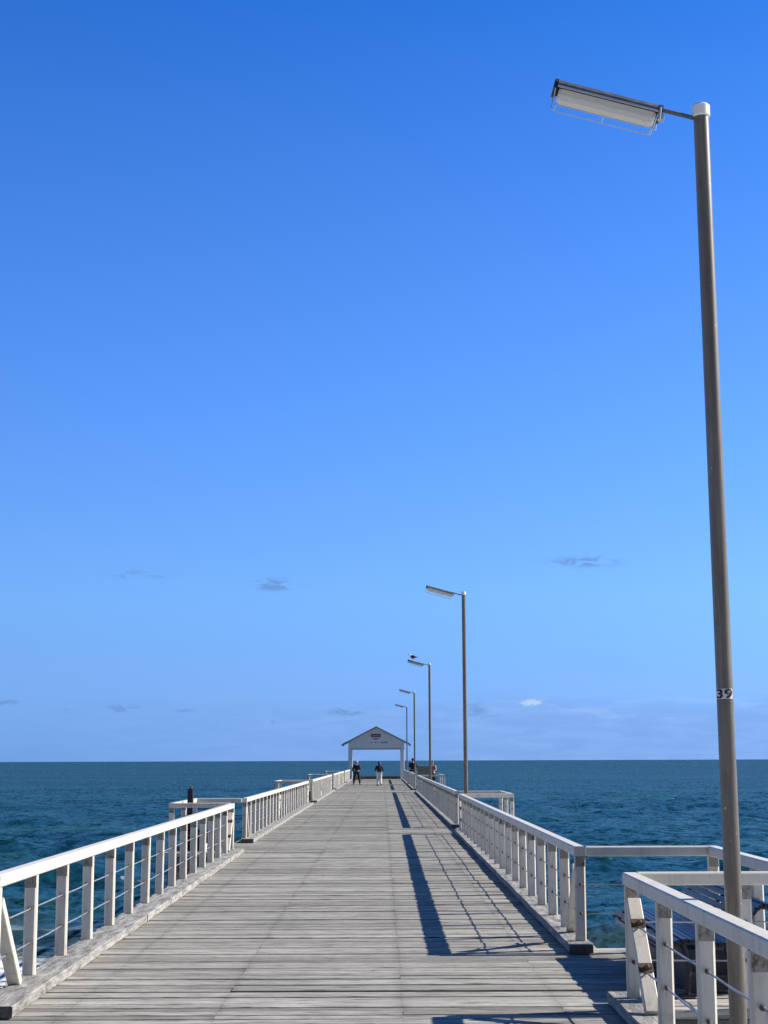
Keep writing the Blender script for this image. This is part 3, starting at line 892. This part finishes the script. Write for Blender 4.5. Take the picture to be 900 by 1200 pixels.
def person(label, loc, rotz, pose, top, legs, hair, long_hair=False, height=1.72):
    t = thing('person', label, 'person', loc, rotz, 'people on the jetty')
    t.scale = (height/1.72*1.16, height/1.72*1.14, height/1.72)
    J = dict(pelvis=((0, 0, .96), .125), waist=((0, 0, 1.10), .115), chest=((0, .0, 1.27), .135), neckb=((0, 0, 1.42), .075), neck=((0, .01, 1.49), .052),
             jaw=((0, .022, 1.555), .066), head=((0, .018, 1.625), .084), crown=((0, .012, 1.685), .060))
    E = [('pelvis', 'waist'), ('waist', 'chest'), ('chest', 'neckb'), ('neckb', 'neck'), ('neck', 'jaw'), ('jaw', 'head'), ('head', 'crown')]
    for s, sd in ((-1, 'l'), (1, 'r')):
        p = pose[sd]
        J['sh'+sd] = ((s*.175, 0, 1.385), .060); J['el'+sd] = (p['el'], .043); J['wr'+sd] = (p['wr'], .028)
        d = (Vector(p['wr'])-Vector(p['el'])).normalized(); pm = Vector(p['wr'])+d*.07
        J['pm'+sd] = (tuple(pm), (.030, .018))
        E += [('chest', 'sh'+sd), ('sh'+sd, 'el'+sd), ('el'+sd, 'wr'+sd), ('wr'+sd, 'pm'+sd)]
        side = d.cross(Vector((s, 0, 0))); side = side.normalized() if side.length > .1 else Vector((0, 1, 0))
        inw = Vector((-s, 0, 0))
        for k, (off, ln) in enumerate(((-.030, .062), (-.010, .075), (.010, .070), (.028, .055))):
            f1 = pm + side*off + d*(.03+ln*.45); f2 = pm + side*off*1.15 + d*(.03+ln*.85) + inw*.018
            J['f%d%s' % (k, sd)] = (tuple(f1), .0095); J['g%d%s' % (k, sd)] = (tuple(f2), .008)
            E += [('pm'+sd, 'f%d%s' % (k, sd)), ('f%d%s' % (k, sd), 'g%d%s' % (k, sd))]
        th1 = Vector(p['wr']) + d*.035 - side*.040 + inw*.01
        J['t'+sd] = (tuple(th1), .010); J['u'+sd] = (tuple(th1 + d*.035 - side*.008 + inw*.008), .009)
        E += [('wr'+sd, 't'+sd), ('t'+sd, 'u'+sd)]
        J['hip'+sd] = ((s*.095, 0, .90), .098); J['kn'+sd] = (p['kn'], .062); J['an'+sd] = (p['an'], .040)
        toe = Vector(p['an']) + Vector((s*.03, .15, -.055)); heel = Vector(p['an'])+Vector((0, -.03, -.05))
        J['toe'+sd] = (tuple(toe), .030); J['heel'+sd] = (tuple(heel), .032)
        E += [('pelvis', 'hip'+sd), ('hip'+sd, 'kn'+sd), ('kn'+sd, 'an'+sd), ('an'+sd, 'toe'+sd), ('an'+sd, 'heel'+sd)]
    body = skin_mesh('body', (J, E, 'pelvis'), M['skin'], t)
    def sel(keys, extra, edges, root, nm, mat):
        jj = {k: (J[k][0], extra.get(k, (J[k][1] if not isinstance(J[k][1], tuple) else J[k][1][0])+.014)) for k in keys}
        return skin_mesh(nm, (jj, [e for e in edges if e[0] in jj and e[1] in jj], root), mat, t)
    sel(['pelvis', 'waist', 'chest', 'neckb', 'shl', 'ell', 'wrl', 'shr', 'elr', 'wrr'], {'pelvis': .15, 'waist': .140, 'chest': .158, 'wrl': .040, 'wrr': .040, 'neckb': .080}, E, 'pelvis', 'jacket', M[top])
    sel(['pelvis', 'hipl', 'knl', 'anl', 'hipr', 'knr', 'anr'], {'pelvis': .122, 'hipl': .104, 'hipr': .104, 'anl': .062, 'anr': .062, 'knl': .082, 'knr': .082}, E, 'pelvis', 'trousers', M[legs])
    for sd in ('l', 'r'):
        a_ = Vector(J['an'+sd][0])
        sh = loft([((0, 0, .0), .02, .02), ((.02, 0, 0), .045, .042), ((.10, 0, -.002), .046, .040), ((.2, 0, -.010), .048, .030), ((.26, 0, -.014), .030, .018)], 10)
        o = obj('shoe', sh, M['shoe'], t, (a_.x, a_.y-.08, a_.z-.038), (0, 0, PI/2 - .15*(1 if sd == 'r' else -1)))
    hm = MB().ball((0, .004, 1.655), .098, 16, 10, (.92, 1.03, .92))
    # leave the face free: cut away verts in front of and below the hairline
    hm.v = [(x, min(y, .055 if z < 1.66 else .11), z if (y < .0 or z > 1.675) else 1.675+(z-1.675)*.1) for x, y, z in hm.v]
    if long_hair:
        hm.tube([(0, -.06, 1.66), (0, -.085, 1.54), (0, -.10, 1.42), (0, -.105, 1.30)], [.075, .08, .075, .03], 12)
    obj('hair', hm, M[hair], t)
    for s in (-1, 1):
        obj('eye', MB().ball((s*.031, .096, 1.625), .010, 8, 6), M['eye_dark'], body)
        obj('ear', MB().ball((s*.083, .012, 1.61), .024, 8, 6, (.4, .7, 1)), M['skin'], body)
    obj('nose', MB().tube([(0, .098, 1.625), (0, .118, 1.592), (0, .10, 1.585)], [.007, .014, .010], 8), M['skin'], body)
    obj('mouth', MB().ball((0, .088, 1.553), .02, 8, 6, (1, .5, .28)), M['lip'], body)
    return t

stride = dict(l=dict(el=(-.235, -.07, 1.13), wr=(-.235, .06, .91), kn=(-.16, .08, .50), an=(-.22, .06, .085)),
              r=dict(el=(.225, .02, 1.13), wr=(.12, .24, 1.18), kn=(.17, -.02, .50), an=(.24, -.10, .085)))
walk = dict(l=dict(el=(-.25, -.10, 1.14), wr=(-.20, .10, 1.06), kn=(-.09, .10, .50), an=(-.085, .10, .085)),
            r=dict(el=(.25, -.10, 1.14), wr=(.19, .11, 1.08), kn=(.09, .03, .50), an=(.085, -.14, .10)))
lean = dict(l=dict(el=(-.25, .10, 1.16), wr=(-.16, .30, 1.10), kn=(-.10, .02, .50), an=(-.11, -.02, .085)),
            r=dict(el=(.25, .10, 1.16), wr=(.15, .30, 1.10), kn=(.10, .02, .50), an=(.11, .0, .085)))
person('grey haired person in dark jacket and trousers, standing near the left shelter post', (-1.86, 109.0, .004), R(-14), stride, 'navy_cloth', 'black_cloth', 'hair_grey', height=1.72)
person('dark haired person in dark top and white trousers, walking mid deck before the shelter', (-.22, 106.0, .004), R(8), walk, 'navy_cloth', 'white_cloth', 'hair_dark', True, 1.66)
person('person in black standing behind the right railing near the shelter', (2.24, 109.8, .004), R(-20), lean, 'black_cloth', 'black_cloth', 'hair_dark', False, 1.90)
person('person in dull pink top standing behind the dull green screen', (2.98, 89.6, .004), R(150), lean, 'pink_cloth', 'charcoal_cloth', 'hair_dark', False, 1.72)

# ------------------------------------------------------------------ sun, sky, camera
S = Vector((1.40, .28, .95)).normalized()
el = math.asin(S.z); az = math.atan2(S.x, S.y)          # azimuth from +y towards +x
sd = bpy.data.lights.new('sun', 'SUN'); sd.energy = 5.0; sd.angle = R(.53); sd.color = (1.0, .93, .82)
so = bpy.data.objects.new('sun', sd); COL.objects.link(so)
so.rotation_euler = S.to_track_quat('Z', 'Y').to_euler()

TINT = [(.369, .474, .611), (.490, .612, .745), (.505, .710, .870), (.37, .620, .960), (.100, .379, .800), (.10, .24, .40)]
w = bpy.data.worlds.new('World'); scn.world = w; w.use_nodes = True
g = N(w.node_tree)
sky = g.n('ShaderNodeTexSky', sky_type='NISHITA', sun_disc=False)
sky.sun_elevation = el; sky.sun_rotation = az
sky.altitude = 0; sky.air_density = 1.0; sky.dust_density = .35; sky.ozone_density = 3.0
# the deep, saturated blue of the photograph: read the sky a little above the dusty horizon layer and filter it by elevation
tc = g.n('ShaderNodeTexCoord'); sp = g.n('ShaderNodeSeparateXYZ'); g.inp(sp.inputs[0], tc.outputs['Generated'])
azn = g.math('ARCTAN2', sp.outputs[0], sp.outputs[1]); eln = g.math('ARCSINE', sp.outputs[2])
elp = g.math('ADD', g.math('MULTIPLY', g.math('MAXIMUM', eln, 0.0), .78), .30)
ce = g.math('COSINE', elp)
dv = g.n('ShaderNodeCombineXYZ')
g.inp(dv.inputs[0], g.math('MULTIPLY', ce, g.math('SINE', azn))); g.inp(dv.inputs[1], g.math('MULTIPLY', ce, g.math('COSINE', azn))); g.inp(dv.inputs[2], g.math('SINE', elp))
g.t.links.new(dv.outputs[0], sky.inputs['Vector']) if 'Vector' in sky.inputs else None
tint = g.ramp(g.math('DIVIDE', eln, PI/2), list(zip((0.0, .028, .069, .139, .318, .65), TINT)))
behind = g.math('SUBTRACT', 2.0, g.math('MULTIPLY', g.smooth(g.math('MULTIPLY', sp.outputs[1], -1.0), -.55, .35), 1.15))   # sky dimmed behind the camera so shaded faces get less fill
skyc = g.mix(1.0, g.mix(1.0, sky.outputs[0], tint, 'MULTIPLY'), behind, 'MULTIPLY')
# thin clouds, laid out by direction
cv = g.n('ShaderNodeCombineXYZ'); g.inp(cv.inputs[0], azn); g.inp(cv.inputs[1], g.math('MULTIPLY', eln, 3.2))
nz = g.noise(cv.outputs[0], 62, 8, .66, .9)
nz2 = g.noise(cv.outputs[0], 11, 6, .6, .3)
def blob(a, e, sa, se):
    da = g.math('DIVIDE', g.math('SUBTRACT', azn, a), sa); de = g.math('DIVIDE', g.math('SUBTRACT', eln, e), se)
    r2 = g.math('ADD', g.math('MULTIPLY', da, da), g.math('MULTIPLY', de, de))
    return g.math('EXPONENT', g.math('MULTIPLY', r2, -1.0))
def total(bl):
    s = None
    for b in bl:
        k = g.math('MULTIPLY', blob(*b[:4]), b[4]); s = k if s is None else g.math('ADD', s, k)
    return s
grey = total([(-.0722, .1175, .016, .0040, 1.0), (.138, .131, .026, .0045, .7), (-.165, .1235, .030, .0040, .5), (-.20, .0335, .010, .0028, .8), (-.172, .0345, .011, .0030, .9),
              (-.024, .0325, .012, .003, .8), (-.25, .038, .014, .0026, .7), (-.078, .026, .012, .0025, .5), (.066, .033, .014, .005, .7), (-.13, .033, .010, .002, .5)])
white = total([(.0995, .0378, .0085, .0026, 1.25), (.074, .0335, .010, .0022, .55), (.055, .0350, .010, .0022, .45), (.135, .036, .03, .0024, .3)])
gm = g.smooth(g.math('MULTIPLY', grey, g.smooth(nz, .34, .62)), .06, .62)
wm = g.smooth(g.math('MULTIPLY', white, g.smooth(nz, .28, .60)), .22, .85)
band = g.math('MULTIPLY', g.smooth(g.math('ADD', eln, g.math('MULTIPLY', g.math('SUBTRACT', nz2, .5), .030)), .047, .026), g.smooth(azn, -.35, .08))
cw = g.n('ShaderNodeCombineXYZ'); g.inp(cw.inputs[0], azn); g.inp(cw.inputs[1], g.math('MULTIPLY', eln, 6.0))
nz3 = g.noise(cw.outputs[0], 24, 7, .62, .6)
bandc = g.mix(g.smooth(nz3, .36, .66), (1.42, 2.58, 5.15), (1.78, 3.02, 5.8))
skyc = g.mix(g.math('MULTIPLY', band, .6), skyc, bandc)
puff = g.math('MULTIPLY', g.math('MULTIPLY', g.smooth(nz3, .50, .70), g.smooth(azn, -.05, .12)), g.math('MULTIPLY', g.smooth(eln, .020, .030), g.smooth(eln, .048, .036)))
skyc = g.mix(g.math('MULTIPLY', puff, .38), skyc, (2.7, 3.8, 6.2))
skyc = g.mix(g.math('MULTIPLY', gm, .75), skyc, (1.0, 2.0, 4.1))
skyc = g.mix(g.math('MULTIPLY', wm, .75), skyc, (3.6, 4.7, 6.2))
bg = g.n('ShaderNodeBackground'); g.inp(bg.inputs[0], skyc); bg.inputs[1].default_value = .10
wo = g.n('ShaderNodeOutputWorld'); g.t.links.new(bg.outputs[0], wo.inputs[0])

F, W_, H_ = 1733.0, 900.0, 1200.0
cd = bpy.data.cameras.new('camera'); co = bpy.data.objects.new('camera', cd); COL.objects.link(co)
cd.sensor_fit = 'VERTICAL'; cd.sensor_height = 36.0; cd.sensor_width = 27.0; cd.lens = 36.0*F/H_
cd.clip_start = .05; cd.clip_end = 200000
pt = math.atan(291.3/F); rl = R(.2); yw = -3/1757.0
mrot = Matrix.Rotation(yw, 4, 'Z') @ Matrix.Rotation(PI/2 + pt, 4, 'X') @ Matrix.Rotation(-rl, 4, 'Z')
co.matrix_world = Matrix.Translation((0, 0, 1.75)) @ mrot
scn.camera = co

vs = scn.view_settings
vs.view_transform = 'Standard'; vs.look = 'None'; vs.gamma = 1; vs.use_curve_mapping = False
vs.exposure = .60
scn.cycles.use_denoising = True
scn.cycles.denoising_prefilter = 'NONE'
scn.cycles.max_bounces = 6
